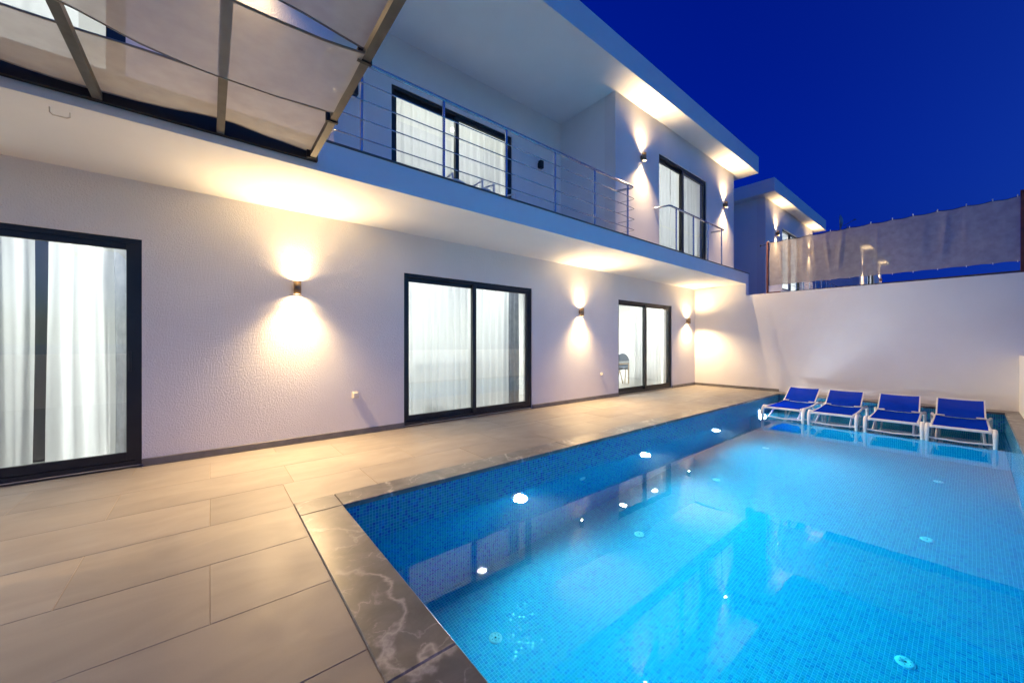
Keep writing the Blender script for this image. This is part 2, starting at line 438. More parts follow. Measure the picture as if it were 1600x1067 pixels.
# ------------------------------------------------------------------ pool
pool = MB()
fmat = []
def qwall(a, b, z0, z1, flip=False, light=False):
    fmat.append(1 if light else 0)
    (x0,y0),(x1,y1) = a, b; L = math.hypot(x1-x0, y1-y0); o = random.randint(0,400)*.025
    p = [(x0,y0,z0),(x1,y1,z0),(x1,y1,z1),(x0,y0,z1)]; u = [(o,z0),(o+L,z0),(o+L,z1),(o,z1)]
    if flip: p.reverse(); u.reverse()
    pool.face(p, u)
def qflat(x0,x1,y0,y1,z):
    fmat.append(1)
    pool.face([(x0,y0,z),(x1,y0,z),(x1,y1,z),(x0,y1,z)], [(x0,y0),(x1,y0),(x1,y1),(x0,y1)])
top = -.03
qwall((PX0,PY1),(SHX,PY1),FZ,top,True); qwall((SHX,PY1),(PX1,PY1),SHZ,top,True)
qwall((PX0,PY0),(SHX,PY0),FZ,top); qwall((SHX,PY0),(PX1,PY0),SHZ,top)
qwall((PX0,PY0),(PX0,PY1),FZ,top,True)
qwall((PX1,PY0),(PX1,PY1),SHZ,top)
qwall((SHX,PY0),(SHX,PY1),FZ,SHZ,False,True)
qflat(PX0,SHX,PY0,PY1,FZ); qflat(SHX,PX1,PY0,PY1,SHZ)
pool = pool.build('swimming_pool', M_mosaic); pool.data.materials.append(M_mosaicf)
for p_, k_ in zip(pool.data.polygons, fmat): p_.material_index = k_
tag(pool, kind='structure')
# coping stones
def coping(x0,x1,y0,y1): MB().cbox(x0,x1,y0,y1,-.034,.008,.006).build('coping_stone', M_marble, pool)
cw = .295
coping(PX0-cw, PX0, PY1+.0, PY1+.27)
for y0, y1 in ((1.35,PY1-.001),(-.54,1.349)): coping(PX0-cw, PX0, y0, y1)
xs = [PX0+.001, 3.4, 6.0, 8.6, PX1]
for a, b in zip(xs, xs[1:]): coping(a, b-.001, PY1, PY1+.27)
for a, b in zip(xs, xs[1:]): coping(a, b-.001, PY0-.17, PY0)
coping(PX1, XE-.002, PY0-.17, 1.3); coping(PX1, XE-.002, 1.301, PY1+.27)
# water: a closed body reaching a few mm into the shell
wb = MB(); e = .006
prof = [(PX0-e,FZ-e),(SHX+e,FZ-e),(SHX+e,SHZ-e),(PX1+e,SHZ-e),(PX1+e,WZ),(PX0-e,WZ)]
ya, yb = PY0-e, PY1+e
wb.face([(x,ya,z) for x,z in prof]); wb.face([(x,yb,z) for x,z in reversed(prof)])
for (xa,za),(xb_,zb) in zip(prof, prof[1:]+prof[:1]):
    wb.face([(xb_,ya,zb),(xa,ya,za),(xa,yb,za),(xb_,yb,zb)])
tag(wb.build('water', M_water), kind='structure')

def spot(name, parent, loc, direction, power, col, size, blend=1.0, radius=.02):
    l = bpy.data.lights.new(name, 'SPOT'); l.energy = power; l.color = col; l.spot_size = R(size); l.spot_blend = blend
    l.shadow_soft_size = radius
    o = bpy.data.objects.new(name, l); COL.objects.link(o); o.parent = parent; o.location = loc
    o.rotation_euler = Vector(direction).to_track_quat('-Z', 'Y').to_euler()
    return o
def area(name, loc, sx, sy, power, col, parent=None):
    l = bpy.data.lights.new(name, 'AREA'); l.shape = 'RECTANGLE'; l.size = sx; l.size_y = sy; l.energy = power; l.color = col
    o = bpy.data.objects.new(name, l); COL.objects.link(o); o.location = loc; o.parent = parent
    return o

PL = ['nearest', 'second nearest', 'third nearest', 'farthest']
PLL = ['round pool light glowing at the waterline nearest the camera',
       'round pool light at the waterline level with the middle sliding door',
       'round pool light at the waterline between the middle light and the loungers',
       'bright round pool light beside the leftmost blue lounger']
for i, x in enumerate((2.547, 4.935, 7.322, 9.715)):
    z = -.418 if i < 3 else -.30
    t = thing('pool_light', PLL[i], 'pool light', (x, PY1, z), 0, 'pool lights along the house side of the pool')
    MB().lathe([(.045,-.004),(.05,-.016),(.075,-.014),(.085,-.002),(.085,.01)], axis='y', n=28).build('rim', M_white, t)
    b = MB(); k = 28
    b.face([(.046*math.cos(2*math.pi*j/k), -.006, .046*math.sin(2*math.pi*j/k)) for j in range(k)])
    b.build('lens', M_poollens, t)
    spot('underwater_beam', t, (0,-.055,-.03 if i < 3 else -.075), (0,-1,-.16), 470 if i < 3 else 90, (.80,.95,1), 165, 1, .08)
    if i < 3: spot('surface_beam', t, (0,-.05,.108), (0,-1,.1), 42, (.80,.92,1), 170, .6, .03)
    else: spot('surface_beam', t, (0,-.06,.0), (0.1,-1,.12), 130, (.80,.90,1), 172, .8, .1)

# floor and wall inlets
def inlet(x, y, z, label, wall=False):
    t = thing('pool_inlet', label, 'pool inlet', (x,y,z), 0, 'round white inlets set in the pool')
    ax = 'y' if wall else 'z'; s = -1 if wall else 1
    MB().lathe([(.0,.004*s),(.015,.004*s),(.02,.008*s),(.040,.010*s),(.052,.004*s),(.054,0)], axis=ax, n=28).build('flange', M_white, t)
    for k in range(6):
        a = k*math.pi/3; p = (.030*math.cos(a), .030*math.sin(a), 0)
        h = MB()
        if wall: h.lathe([(.0,-.011),(.004,-.011)], (p[0],0,p[1]), 8, 'y')
        else: h.lathe([(.004,.011),(.0,.011)], p, 8, 'z')
        h.build('jet_hole', M_black, t)
    MB().lathe([(.008,.0095*s),(.0,.0095*s)], n=10, axis=ax).build('jet_hole', M_black, t)
for xi, x in enumerate((1.76,3.79,5.82,7.9)):
    d = ('nearest the camera','second from the camera','third from the camera','nearest the loungers')[xi]
    inlet(x, .295, FZ, 'white round floor inlet in the open right half of the pool, '+d)
    inlet(x, 2.38, FZ, 'white round floor inlet on the house side of the pool, '+d)
inlet(3.61, PY1, -.60, 'white round inlet in the mosaic wall under the house side coping', True)

# ------------------------------------------------------------------ house
house = thing('house', 'white two storey villa with overhanging flat roof and balcony beside the pool', 'house', (0,DY,0))
HL = (0,DY,0)
def part(mb, name, m, parent=None):
    o = mb.build(name, m, parent or house)
    if (parent or house) is house: o.location = (0,-DY,0)
    return o
def wall_run(x0, x1, y0, y1, z0, z1, ops):
    b = MB(); x = x0
    for (a, c, za, zb) in ops:
        b.box(x, a, y0, y1, z0, z1)
        if za > z0: b.box(a, c, y0, y1, z0, za)
        b.box(a, c, y0, y1, zb, z1); x = c
    b.box(x, x1, y0, y1, z0, z1); return b
D1 = (-3.15, -.54); D2 = (2.247, 4.815); D3 = (7.598, 10.12); DZ = 2.31
part(wall_run(-7, XE, DY, DY+.25, -.02, SZ0, [(D1[0],D1[1],-.02,DZ),(D2[0],D2[1],-.02,DZ),(D3[0],D3[1],-.02,DZ)]), 'wall', M_stucco)
UZ = 5.42
part(wall_run(6.044, 11.69, BY, BY+.25, SZ1, RZ0, [(7.63,9.95,SZ1,UZ)]), 'wall', M_stucco)
part(MB().box(6.044, 6.25, BY+.25, RY+.2, SZ1, RZ0), 'wall', M_paint)
part(MB().box(11.44, 11.69, BY+.25, 10.5, SZ0, RZ0).box(XE, 11.69, DY, 10.5, -2.3, SZ0), 'wall', M_garden)
part(wall_run(1.03, 6.044, RY, RY+.2, SZ1, RZ0, [(2.22,4.66,SZ1,5.35)]), 'wall', M_paint)
part(wall_run(-7, 1.03, BY, BY+.25, SZ1, RZ0, [(-2.85,-.53,SZ1,UZ)]), 'wall', M_stucco)
part(MB().box(.83, 1.03, BY+.25, RY, SZ1, RZ0), 'wall', M_paint)
part(MB().box(-7, 11.69, SF, 10.5, SZ0, SZ1-.003), 'balcony_slab', M_paint)
part(MB().cbox(-7, 11.72, SF-.018, SF+.16, SZ1-.003, SZ1+.016, .003), 'edge_trim', M_trim)
part(MB().cbox(-7.5, 12.165, RF, 10.9, RZ0, RZ1, .006), 'roof', M_paint)
# skirting
sk_ = [(-7,D1[0]-.001),(D1[1]+.002,D2[0]-.002),(D2[1]+.002,D3[0]-.002),(D3[1]+.002,XE-.013)]
for a, b in sk_: part(MB().cbox(a, b, DY-.02, DY+.01, .001, .078, .003), 'skirting', M_skirt)

def sliding_door(x0, x1, z0, z1, yw, thr=True, owner=None):
    f = MB(); p = .05; ya, yb = yw+.025, yw+.15
    f.box(x0, x0+p, ya, yb, z0, z1); f.box(x1-p, x1, ya, yb, z0, z1)
    f.box(x0+p, x1-p, ya, yb, z1-p, z1); f.box(x0+p, x1-p, ya, yb, z0, z0+.045)
    f.box(x0+p, x1-p, yw+.078, yw+.084, z0+.045, z0+.062)
    d = f.build('sliding_door', M_alu, owner or house); d.location = (0,-DY,0) if owner is None else (0,0,0)
    xm = (x0+x1)/2; st = .075
    for (a, b, y) in ((x0+p-.01, xm+.045, yw+.088), (xm-.045, x1-p+.01, yw+.036)):
        s = MB(); yc = y+.04; za, zb = z0+.047, z1-p+.008
        s.cbox(a, a+st, y, yc, za, zb, .003); s.cbox(b-st, b, y, yc, za, zb, .003)
        s.cbox(a+st, b-st, y+.001, yc-.001, za, za+.085, .003); s.cbox(a+st, b-st, y+.001, yc-.001, zb-.07, zb, .003)
        s.build('sash', M_alu, d)
        MB().face([(a+st-.005,y+.02,za+.08),(b-st+.005,y+.02,za+.08),(b-st+.005,y+.02,zb-.065),(a+st-.005,y+.02,zb-.065)]).build('pane', M_glass, d)
    h = MB(); h.cbox(x1-p-.05, x1-p-.03, yw+.018, yw+.036, z0+.95, z0+1.15, .004); h.build('handle', M_alu, d)
    if thr:
        MB().cbox(x0+.002, x1-.002, yw-.004, yw+.24, z0-.004, z0+.0, .001).build('threshold', M_thresh, d)
    return d
for D in (D1, D2, D3):
    sliding_door(D[0], D[1], .022, DZ, DY)
sliding_door(7.63, 9.95, SZ1+.02, UZ, BY)
sliding_door(2.22, 4.66, SZ1+.02, 5.35, RY)
sliding_door(-2.85, -.53, SZ1+.02, UZ, BY)

# rooms behind the doors
def room(x0, x1, y0, y1, z0, z1, wm=None, back=None):
    b = MB(); w = wm or M_inside
    b.face([(x0,y1,z0),(x1,y1,z0),(x1,y1,z1),(x0,y1,z1)])
    b.face([(x0,y0,z0),(x0,y1,z0),(x0,y1,z1),(x0,y0,z1)]); b.face([(x1,y1,z0),(x1,y0,z0),(x1,y0,z1),(x1,y1,z1)])
    b.face([(x0,y0,z1),(x1,y0,z1),(x1,y1,z1),(x0,y1,z1)])
    part(b, 'room_wall', w)
    part(MB().face([(x0,y0,z0),(x1,y0,z0),(x1,y1,z0),(x0,y1,z0)]), 'room_floor', M_insidefloor)
def ceiling_light(x, y, z, power, label, sx=1.6, sy=1.0, col=(.97,1,.98)):
    t = thing('ceiling_light', label, 'ceiling light', (x,y,z), 0, 'round ceiling lights inside the rooms')
    MB().lathe([(.0,-.003),(.12,-.003),(.12,-.022),(.10,-.026),(.098,-.018)], n=20).build('housing', M_white, t)
    MB().face([(.098*math.cos(-2*math.pi*k/20), .098*math.sin(-2*math.pi*k/20), -.02) for k in range(20)]).build('diffuser', M_ceil, t)
    l = area('lamp', (0,0,-.04), .19, .19, power, col, t); l.data.shape = 'DISK'
room(-5.5, 1.0, DY+.25, 8.6, .015, 2.75)
room(1.2, 5.9, DY+.25, 10.2, .015, 2.75)
room(6.1, 11.44, DY+.25, 10.2, .015, 2.75)
room(6.25, 11.40, BY+.25, 8.8, SZ1+.01, 6.0)
room(1.06, 6.0, RY+.2, 9.5, SZ1+.01, 6.0)
room(-5.5, .8, BY+.25, 8.8, SZ1+.01, 6.0)
for x, y, z, pw, lab in ((-2.7,6.3,2.74,48,'round ceiling light left of the curtain gap in the leftmost room'),
        (-3.4,8.1,2.74,170,'round ceiling light added at the back of the leftmost room, left one'),  # unseen lamp added to whiten the curtains evenly
        (-.2,8.1,2.74,170,'round ceiling light added at the back of the leftmost room, right one'),  # second unseen lamp, added for the same curtains
        (-.6,6.4,2.74,50,'round ceiling light right of the curtain gap in the leftmost room'),
        (2.7,6.28,2.74,14,'round ceiling light behind the left half of the middle door'),
        (4.3,6.28,2.74,14,'round ceiling light behind the right half of the middle door'),
        (3.5,8.6,2.74,115,'round ceiling light deep in the living room'),
        (7.5,6.3,2.74,22,'round ceiling light left of the far door over the dining room'),
        (9.2,6.3,2.74,22,'round ceiling light over the dining table'),
        (10.9,6.3,2.74,22,'round ceiling light right of the dining table'),
        (8.8,8.6,2.74,115,'round ceiling light added at the back of the dining room'),  # added out of sight to even the light on the dining curtains
        (8.8,6.2,5.99,70,'round ceiling light in the upper room of the right hand block'),
        (2.7,7.2,5.99,25,'round ceiling light behind the left half of the balcony door'),
        (4.2,7.2,5.99,25,'round ceiling light behind the right half of the balcony door'),
        (-1.7,6.2,5.99,95,'round ceiling light in the upper room of the left hand block')):
    ceiling_light(x, y, z, pw, lab)

def curtain(x0, x1, y, z0, z1, label, m=M_curtain, amp=.05, per=.15, flare=0, grp='sheer white curtains behind the sliding doors', name='curtain'):
    n = max(8, int((x1-x0)/.012)); rows = []
    ph = random.uniform(0,6); nz = 7
    for i in range(nz+1):
        v = i/nz; z = z1 + (z0-z1)*v; row = []
        for j in range(n+1):
            u = j/n; x = x0 + (x1-x0)*u
            w = x*2*math.pi/per + 1.1*math.sin(x*5.1+ph) + .7*math.sin(x*11.3+2*ph)
            a = amp*(.35+.65*abs(math.sin(x*2.3+ph)))*(.65+.35*v)
            row.append((x + flare*v*(u-.5) + .012*math.sin(v*3+x*9), y + a*math.sin(w + .5*v*math.sin(x*7)), z))
        rows.append(row)
    o = MB().grid(rows).build(name, m)
    return tag(o, label, 'curtain', grp)
cy_ = DY+.36
curtain(-3.1, -1.325, cy_, .03, 2.6, 'white sheer curtain at the left edge of the photograph, left of a dark gap')
curtain(-1.235, -.78, cy_, .03, 2.6, 'white sheer curtain right of the dark gap in the leftmost ground floor door')
curtain(-.84, -.40, cy_+.12, .03, 2.6, 'grey heavy curtain gathered at the right end of the leftmost ground floor door', M_blackout, .05, .12, grp=None)
curtain(2.2, 4.55, cy_, .03, 2.6, 'long white sheer curtain across the middle ground floor door')
curtain(4.50, 4.86, cy_+.12, .03, 2.6, 'grey heavy curtain gathered at the right end of the middle ground floor door', M_blackout, .05, .12, grp=None)
curtain(8.62, 8.92, cy_, .03, 2.6, 'white sheer curtain beside the gap that shows the dining chairs')
curtain(8.85, 10.2, cy_+.02, .03, 2.6, 'white sheer curtain in the right half of the far ground floor door')
cu = BY+.36
curtain(7.55, 8.80, cu, SZ1+.03, 5.8, 'white sheer curtain in the left half of the upper right door')
curtain(8.80, 10.02, cu, SZ1+.03, 5.8, 'white sheer curtain in the right half of the upper right door')
curtain(2.15, 3.44, RY+.32, SZ1+.03, 5.8, 'white sheer curtain in the left half of the balcony door')
curtain(3.44, 4.72, RY+.32, SZ1+.03, 5.8, 'white sheer curtain in the right half of the balcony door')
curtain(-2.9, -.86, cu, SZ1+.03, 5.8, 'white sheer curtain of the upper left door, seen past the pergola cloth')
# dark backing added so the first door's curtain gap stays dark
t = thing('backing', 'added dark wardrobe behind the curtain gap of the leftmost door', 'backing', (-1.48,6.15,.015))
MB().cbox(-.5,.5,0,.6,0,2.6,.004).build('carcass', M_dark, t)
for a in (-.49,.005): MB().cbox(a,a+.485,-.022,-.002,.02,2.58,.004).build('door', M_dark, t)

# ------------------------------------------------------------------ wall lamps
WARM = (1.0, .68, .34)
def wall_lamp(x, y, z, label, up=10, down=10, narrow=False, core=1.0, cone=0, grp='lit up and down wall lamps'):
    t = thing('wall_lamp', label, 'wall lamp', (x, y, z), 0, grp)
    r, h, off = .042, .08, .075
    MB().lathe([(r-.004,-h),(r,-h),(r,h),(r-.004,h),(r-.006,h-.02),(r-.006,-h+.02),(r-.004,-h)], (0,-off,0), 24).build('lamp_body', M_bronze, t)
    MB().cbox(-.025,.025,-off+r-.004,-.001,-.04,.04,.003).build('bracket', M_bronze, t)
    for s in (1,-1):
        k = 18; zz = s*(h-.028)
        MB().face([((r-.007)*math.cos(2*math.pi*j/k), -off+(r-.007)*math.sin(2*math.pi*j/k), zz) for j in range(k)]).build('lens', M_lens, t)
    if narrow:
        spot('up_light', t, (0,-off,h-.024), (0,.12,1), up*.6, WARM, 64, .9, .012)
        spot('down_light', t, (0,-off,-h+.024), (0,.12,-1), down*.7, WARM, 64, .9, .012)
        spot('up_core', t, (0,-off,h-.018), (0,-.5,1), up*core*2.4, WARM, 126, 1, .014)
        spot('down_core', t, (0,-off,-h+.018), (0,-.75,-1), down*core*8, WARM, 130, 1, .014)
    else:
        spot('up_light', t, (0,-off,h-.014), (0,.05,1), up*.24, WARM, 172, 1, .014)
        spot('up_core', t, (0,-off,h-.018), (0,-.75,1), up*(1.7 if not cone else 1.2), WARM, cone or 134, 1, .014)
        spot('down_light', t, (0,-off,-h+.018), (0,.05,-1), down*.28, WARM, 160, 1, .014)
        spot('down_core', t, (0,-off,-h+.022), (0,-.8,-1), down*(7.4 if not cone else 3.8), WARM, cone or 136, 1, .014)
    return t
wall_lamp(.841, DY, 1.945, 'brass wall lamp nearest the camera, between the left and middle ground floor doors', 66, 66)
wall_lamp(-4.1, DY, 1.945, 'brass wall lamp left of the leftmost door, past the edge of the photograph', 66, 66)
wall_lamp(6.189, DY, 1.93, 'brass wall lamp between the middle and far ground floor doors', 66, 60)
wall_lamp(10.98, DY, 1.92, 'brass wall lamp in the corner right of the far ground floor door', 66, 60, cone=172)
wall_lamp(6.923, BY, 5.08, 'brass wall lamp left of the upper right door', 60, 60, True)
wall_lamp(10.967, BY, 5.05, 'brass wall lamp right of the upper right door at the house corner', 60, 60, True)
wall_lamp(.25, BY, 5.08, 'brass wall lamp on the upper left block, above the pergola cloth', 60, 60, True, .35)
def dark_lamp(x, y, z, label):
    t = thing('wall_lamp', label, 'wall lamp', (x,y,z), 0, 'unlit black wall lamps on the balcony')
    MB().cbox(-.045,.045,-.115,-.03,-.08,.08,.006).build('lamp_body', M_lampoff, t)
    MB().cbox(-.03,.03,-.03,-.001,-.05,.05,.003).build('bracket', M_lampoff, t)
dark_lamp(5.38, RY, 4.99, 'unlit black wall lamp right of the balcony door')
dark_lamp(1.64, RY, 4.96, 'unlit black wall lamp left of the balcony door, at the pergola edge')

# sockets and hook
def socket(x, z, s, label):
    t = thing('power_socket', label, 'socket', (x,DY,z))
    MB().cbox(-s,s,-.016,-.001,-s,s,.004).build('plate', M_socket, t)
    MB().cbox(-s*.72,s*.72,-.045,-.016,-s*.72,s*.72,.006).build('cover', M_socket, t)
socket(1.55, .55, .045, 'cream covered socket on the wall between the near lamp and the middle door')
socket(6.94, .56, .032, 'small cream socket on the wall left of the far door')
t = thing('ceiling_hook', 'thin bent wire hook under the balcony slab at the upper left', 'hook', (-.81,4.05,SZ0))
MB().tube([(-.06,0,0),(-.06,0,-.035),(-.045,0,-.05),(.02,0,-.05),(.035,0,-.04),(.035,0,-.005)], .004, 6).build('wire', M_socket, t)

# ------------------------------------------------------------------ balcony railings
RLY = 4.01
t = thing('balcony_railing', 'long steel balcony railing with four horizontal rods and six posts', 'railing', (3.6,RLY,SZ1))
RT = 4.185 - SZ1
hx = lambda x: x - 3.6
ret = BY - RLY - .002
MB().tube([(hx(.95),ret,RT),(hx(.93),.06,RT),(hx(.96),.01,RT),(hx(1.0),0,RT),(hx(6.13),0,RT),(hx(6.17),.01,RT),(hx(6.185),.05,RT),(hx(6.10),ret,RT)], .022, 10).build('handrail', M_steel, t)
for x in (1.23,2.19,3.15,4.09,5.04,6.0):
    MB().tube([(hx(x),.0,.016),(hx(x),0,RT-.02)], .018, 10).lathe([(.0,.03),(.03,.026),(.034,.016)], (hx(x),0,0), 14).build('post', M_steel, t)
for z in (3.96,3.775,3.575,3.375):
    h = z - SZ1
    MB().tube([(hx(.96),ret,h),(hx(.945),.06,h),(hx(.96),-.012,h),(hx(1.0),-.028,h),(hx(6.12),-.028,h),(hx(6.175),-.02,h),(hx(6.19),.03,h),(hx(6.12),ret,h)], .0075, 6).build('rod', M_steel, t)
t = thing('balcony_railing', 'short steel handrail on four posts before the upper right door', 'railing', (8.9,RLY,SZ1))
hx = lambda x: x - 8.9
RT2 = 4.16 - SZ1
MB().tube([(hx(7.43),ret,RT2),(hx(7.52),.02,RT2),(hx(7.56),0,RT2),(hx(10.22),0,RT2),(hx(10.255),.03,RT2),(hx(10.2),ret,RT2)], .021, 10).build('handrail', M_steel, t)
for x in (7.79,8.58,9.315,10.1):
    MB().tube([(hx(x),.0,.016),(hx(x),0,RT2-.02)], .017, 10).lathe([(.0,.03),(.03,.026),(.034,.016)], (hx(x),0,0), 14).build('post', M_steel, t)

# white chairs on the balcony
def balcony_chair(x, y, rz, label):
    t = thing('balcony_chair', label, 'chair', (x,y,SZ1), rz, 'white chairs on the balcony')
    for a in (-.22,.22):
        for b in (-.2,.2): MB().tube([(a,b,0),(a*.92,b*.92,.42)], .018, 8).build('leg', M_white, t)
    MB().cbox(-.24,.24,-.23,.23,.41,.44,.01).build('seat', M_white, t)
    rows = [[(-.23+.46*u, .2+.09*v - .05*math.cos((u-.5)*3), .44+.27*v + .05*math.sin(u*math.pi)*v) for u in [k/8 for k in range(9)]] for v in (0,.5,1)]
    rows2 = [[(p[0],p[1]+.02,p[2]) for p in r] for r in reversed(rows)]
    MB().grid(rows+rows2+[rows[0]]).build('backrest', M_white, t)
    for a in (-.25,.25): MB().tube([(a,-.2,.42),(a,-.2,.62),(a,.2,.66)], .016, 8).build('armrest', M_white, t)
balcony_chair(3.12, 5.10, R(-8), 'white balcony chair whose top shows before the middle of the door')
balcony_chair(3.80, 5.10, R(6), 'white balcony chair whose top shows before the right half of the door')

# ------------------------------------------------------------------ furniture seen through the doors
def dining_chair(x, y, rz, label):
    t = thing('dining_chair', label, 'chair', (x,y,.015), rz, 'dining chairs behind the far door')
    for a in (-.2,.2):
        for b in (-.19,.19): MB().tube([(a*1.1,b*1.1,0),(a*.75,b*.75,.44)], .014, 8).build('leg', M_wood, t)
    MB().cbox(-.23,.23,-.22,.22,.43,.50,.02).build('seat', M_grey, t)
    n = 12; front = [(.25*math.cos(k*math.pi/n), .20, .62+.30*math.sin(k*math.pi/n)) for k in range(n+1)] + [(-.22,.18,.48),(.22,.18,.48)]
    b = MB(); b.face(front); bk = [(p[0],p[1]+.05,p[2]) for p in front]; b.face(list(reversed(bk)))
    for i in range(len(front)):
        j = (i+1) % len(front); b.face([front[j],front[i],bk[i],bk[j]])
    b.build('backrest', M_grey, t)
dining_chair(10.35, 6.95, R(-20), 'grey dining chair behind the table, right one of the pair in the door gap')
dining_chair(9.75, 7.05, R(-10), 'grey dining chair behind the table, left one of the pair in the door gap')
t = thing('dining_table', 'dark dining table with wooden legs seen through the far door', 'table', (9.5,6.45,.015))
MB().cbox(-1.1,.75,-.35,.35,.66,.70,.01).build('tabletop', M_tabletop, t)
MB().cbox(-1.1,.75,-.356,-.352,.655,.69,.001).build('edge_band', M_wood, t)
for a in (-1.0,.65):
    for b in (-.3,.3): MB().tube([(a,b,0),(a*.97,b*.9,.66)], .022, 8).build('leg', M_wood, t)
def seat_unit(name, cat, x, y, rz, w, label, m):
    t = thing(name, label, cat, (x,y,.015), rz)
    MB().cbox(-w/2,w/2,-.4,.4,.12,.42,.05).build('seat', m, t)
    MB().cbox(-w/2,w/2,.2,.42,.42,.86,.06).build('backrest', m, t)
    for s in (-1,1): MB().cbox(s*w/2-.08,s*w/2+.08,-.4,.42,.12,.62,.04).build('armrest', m, t)
    for a in (-w/2+.06,w/2-.06):
        for b in (-.33,.33): MB().tube([(a,b,0),(a,b,.13)], .02, 8).build('leg', M_wood, t)
seat_unit('armchair', 'armchair', 3.2, 6.9, R(200), .8, 'grey armchair behind the sheer curtain of the middle door', M_grey)
seat_unit('sofa', 'sofa', 4.9, 8.4, R(-70), 1.9, 'pale sofa behind the sheer curtain of the middle door', M_sofa)
seat_unit('armchair', 'armchair', 4.3, 7.2, R(185), .75, 'second grey armchair deeper in the living room beside the sofa', M_grey)

# ------------------------------------------------------------------ garden walls
bw = MB()
xa, xb = XE, 11.69
def quad_prism(P, b):   # P: outline in (y, z); extruded in x
    b.face([(xa,y,z) for y,z in P]); b.face([(xb,y,z) for y,z in reversed(P)])
    for (y0,z0),(y1,z1) in zip(P, P[1:]+P[:1]): b.face([(xa,y1,z1),(xa,y0,z0),(xb,y0,z0),(xb,y1,z1)])
quad_prism([(DY-.001,-2.3),(DY-.001,SZ0-.001),(SF,SZ0-.001),(SF,2.587),(-.76,2.548),(-.76,-2.3)], bw)
t = thing('boundary_wall', 'tall white rendered wall closing the far end of the pool', 'wall', (XE,0,0))
o = bw.build('wall_body', M_garden, t); o.location = (-XE,0,0)
MB().cbox(-.012,.01,PY1+.1,DY-.013,.001,.075,.002).build('skirting', M_skirt, t)
t = thing('parapet_wall', 'low white parapet along the right side of the pool', 'wall', (3,-.54,0))
MB().box(-9.5,XE-3-.001,-.2,-.0,-2.3,1.04).build('wall_body', M_garden, t)

# ------------------------------------------------------------------ pergola
t = thing('pergola', 'steel pergola with sagging beige shade cloth at the upper left', 'pergola', (.0,3.0,3.03))
pz = 3.03
for x in (.74,.067,-.617,-1.323,-2.03):
    MB().box(x-.025,x+.025,-3.4,.878,-.06,-.012).build('rib', M_pergsteel, t)
MB().box(-2.2,.79,.88,.927,-.062,.15).build('ledger', M_black, t)
def interp(P, x):
    if x <= P[0][0]: return P[0][1]
    for (a,b),(c,d) in zip(P, P[1:]):
        if x <= c: 
            k = (x-a)/(c-a); k = .5*k + .5*k*k*(3-2*k)
            return b + (d-b)*k
    return P[-1][1]
def strip(low, up, z, label=None, seed=0):
    rnd = random.Random(seed); x0, x1 = -2.1, .74; n = 72; m = 14; rows = []
    for i in range(m+1):
        v = i/m; row = []
        for j in range(n+1):
            x = x0 + (x1-x0)*j/n
            ya, yb = interp(low, x), interp(up, x)
            u = ((x-.068) / .69) % 1.0
            sag = .02*math.sin(math.pi*u)*math.sin(math.pi*v) + .0015*math.sin(x*17+v*9+seed) + .0015*math.sin(x*7 - v*11+seed)
            kz = (z-1.25)/(pz-1.25); row.append((x*kz, (ya+(yb-ya)*v)*kz-3.0, z - pz - sag))
        rows.append(row)
    o = MB().grid(rows).build('shade_cloth', M_shade, t)
    # hems: rolled edges
    for k, r in ((0,.006),(m,.008)):
        MB().tube(rows[k][::3], r, 6).build('hem', M_hem, o)
    return o
Alow = [(-2.1,3.86),(-1.6,3.78),(-1.35,3.79),(-1.04,3.82),(-.85,3.865),(-.65,3.872),(-.48,3.862),(-.25,3.825),(-.03,3.755),(.068,3.735),(.12,3.738),(.35,3.80),(.755,3.868)]
Aup = [(-2.1,3.16),(-1.35,3.2),(-.9,3.205),(-.65,3.2),(-.43,3.172),(-.15,3.148),(.068,3.16),(.4,3.15),(.755,3.11)]
Blow = [(-2.1,3.05),(-1.5,2.95),(-1.2,2.9),(-.85,2.93),(-.6,2.994),(-.46,3.052),(-.29,3.119),(-.15,3.145),(.068,3.163),(.4,3.155),(.755,3.10)]
Bup = [(-2.1,2.36),(-.63,2.40),(.082,2.418),(.31,2.413),(.5,2.394),(.755,2.348)]
Clow = [(-2.1,2.33),(-.63,2.16),(-.3,2.10),(.1,2.20),(.28,2.262),(.41,2.269),(.54,2.289),(.755,2.315)]
Cup = [(-2.1,1.55),(-.63,1.58),(.1,1.60),(.755,1.53)]
Dlow = [(-2.1,1.52),(-.63,1.40),(-.2,1.42),(.1,1.48),(.755,1.50)]
Dup = [(-2.1,.75),(.755,.75)]
strip(Alow, Aup, pz, seed=1); strip(Blow, Bup, pz-.068, seed=2); strip(Clow, Cup, pz, seed=3); strip(Dlow, Dup, pz-.068, seed=4)
for y in (3.845,3.12,2.335,1.52,.75): MB().box(.69,.775,y-3.0-.012,y-3.0+.012,-.07,.004).build('clamp', M_black, t)

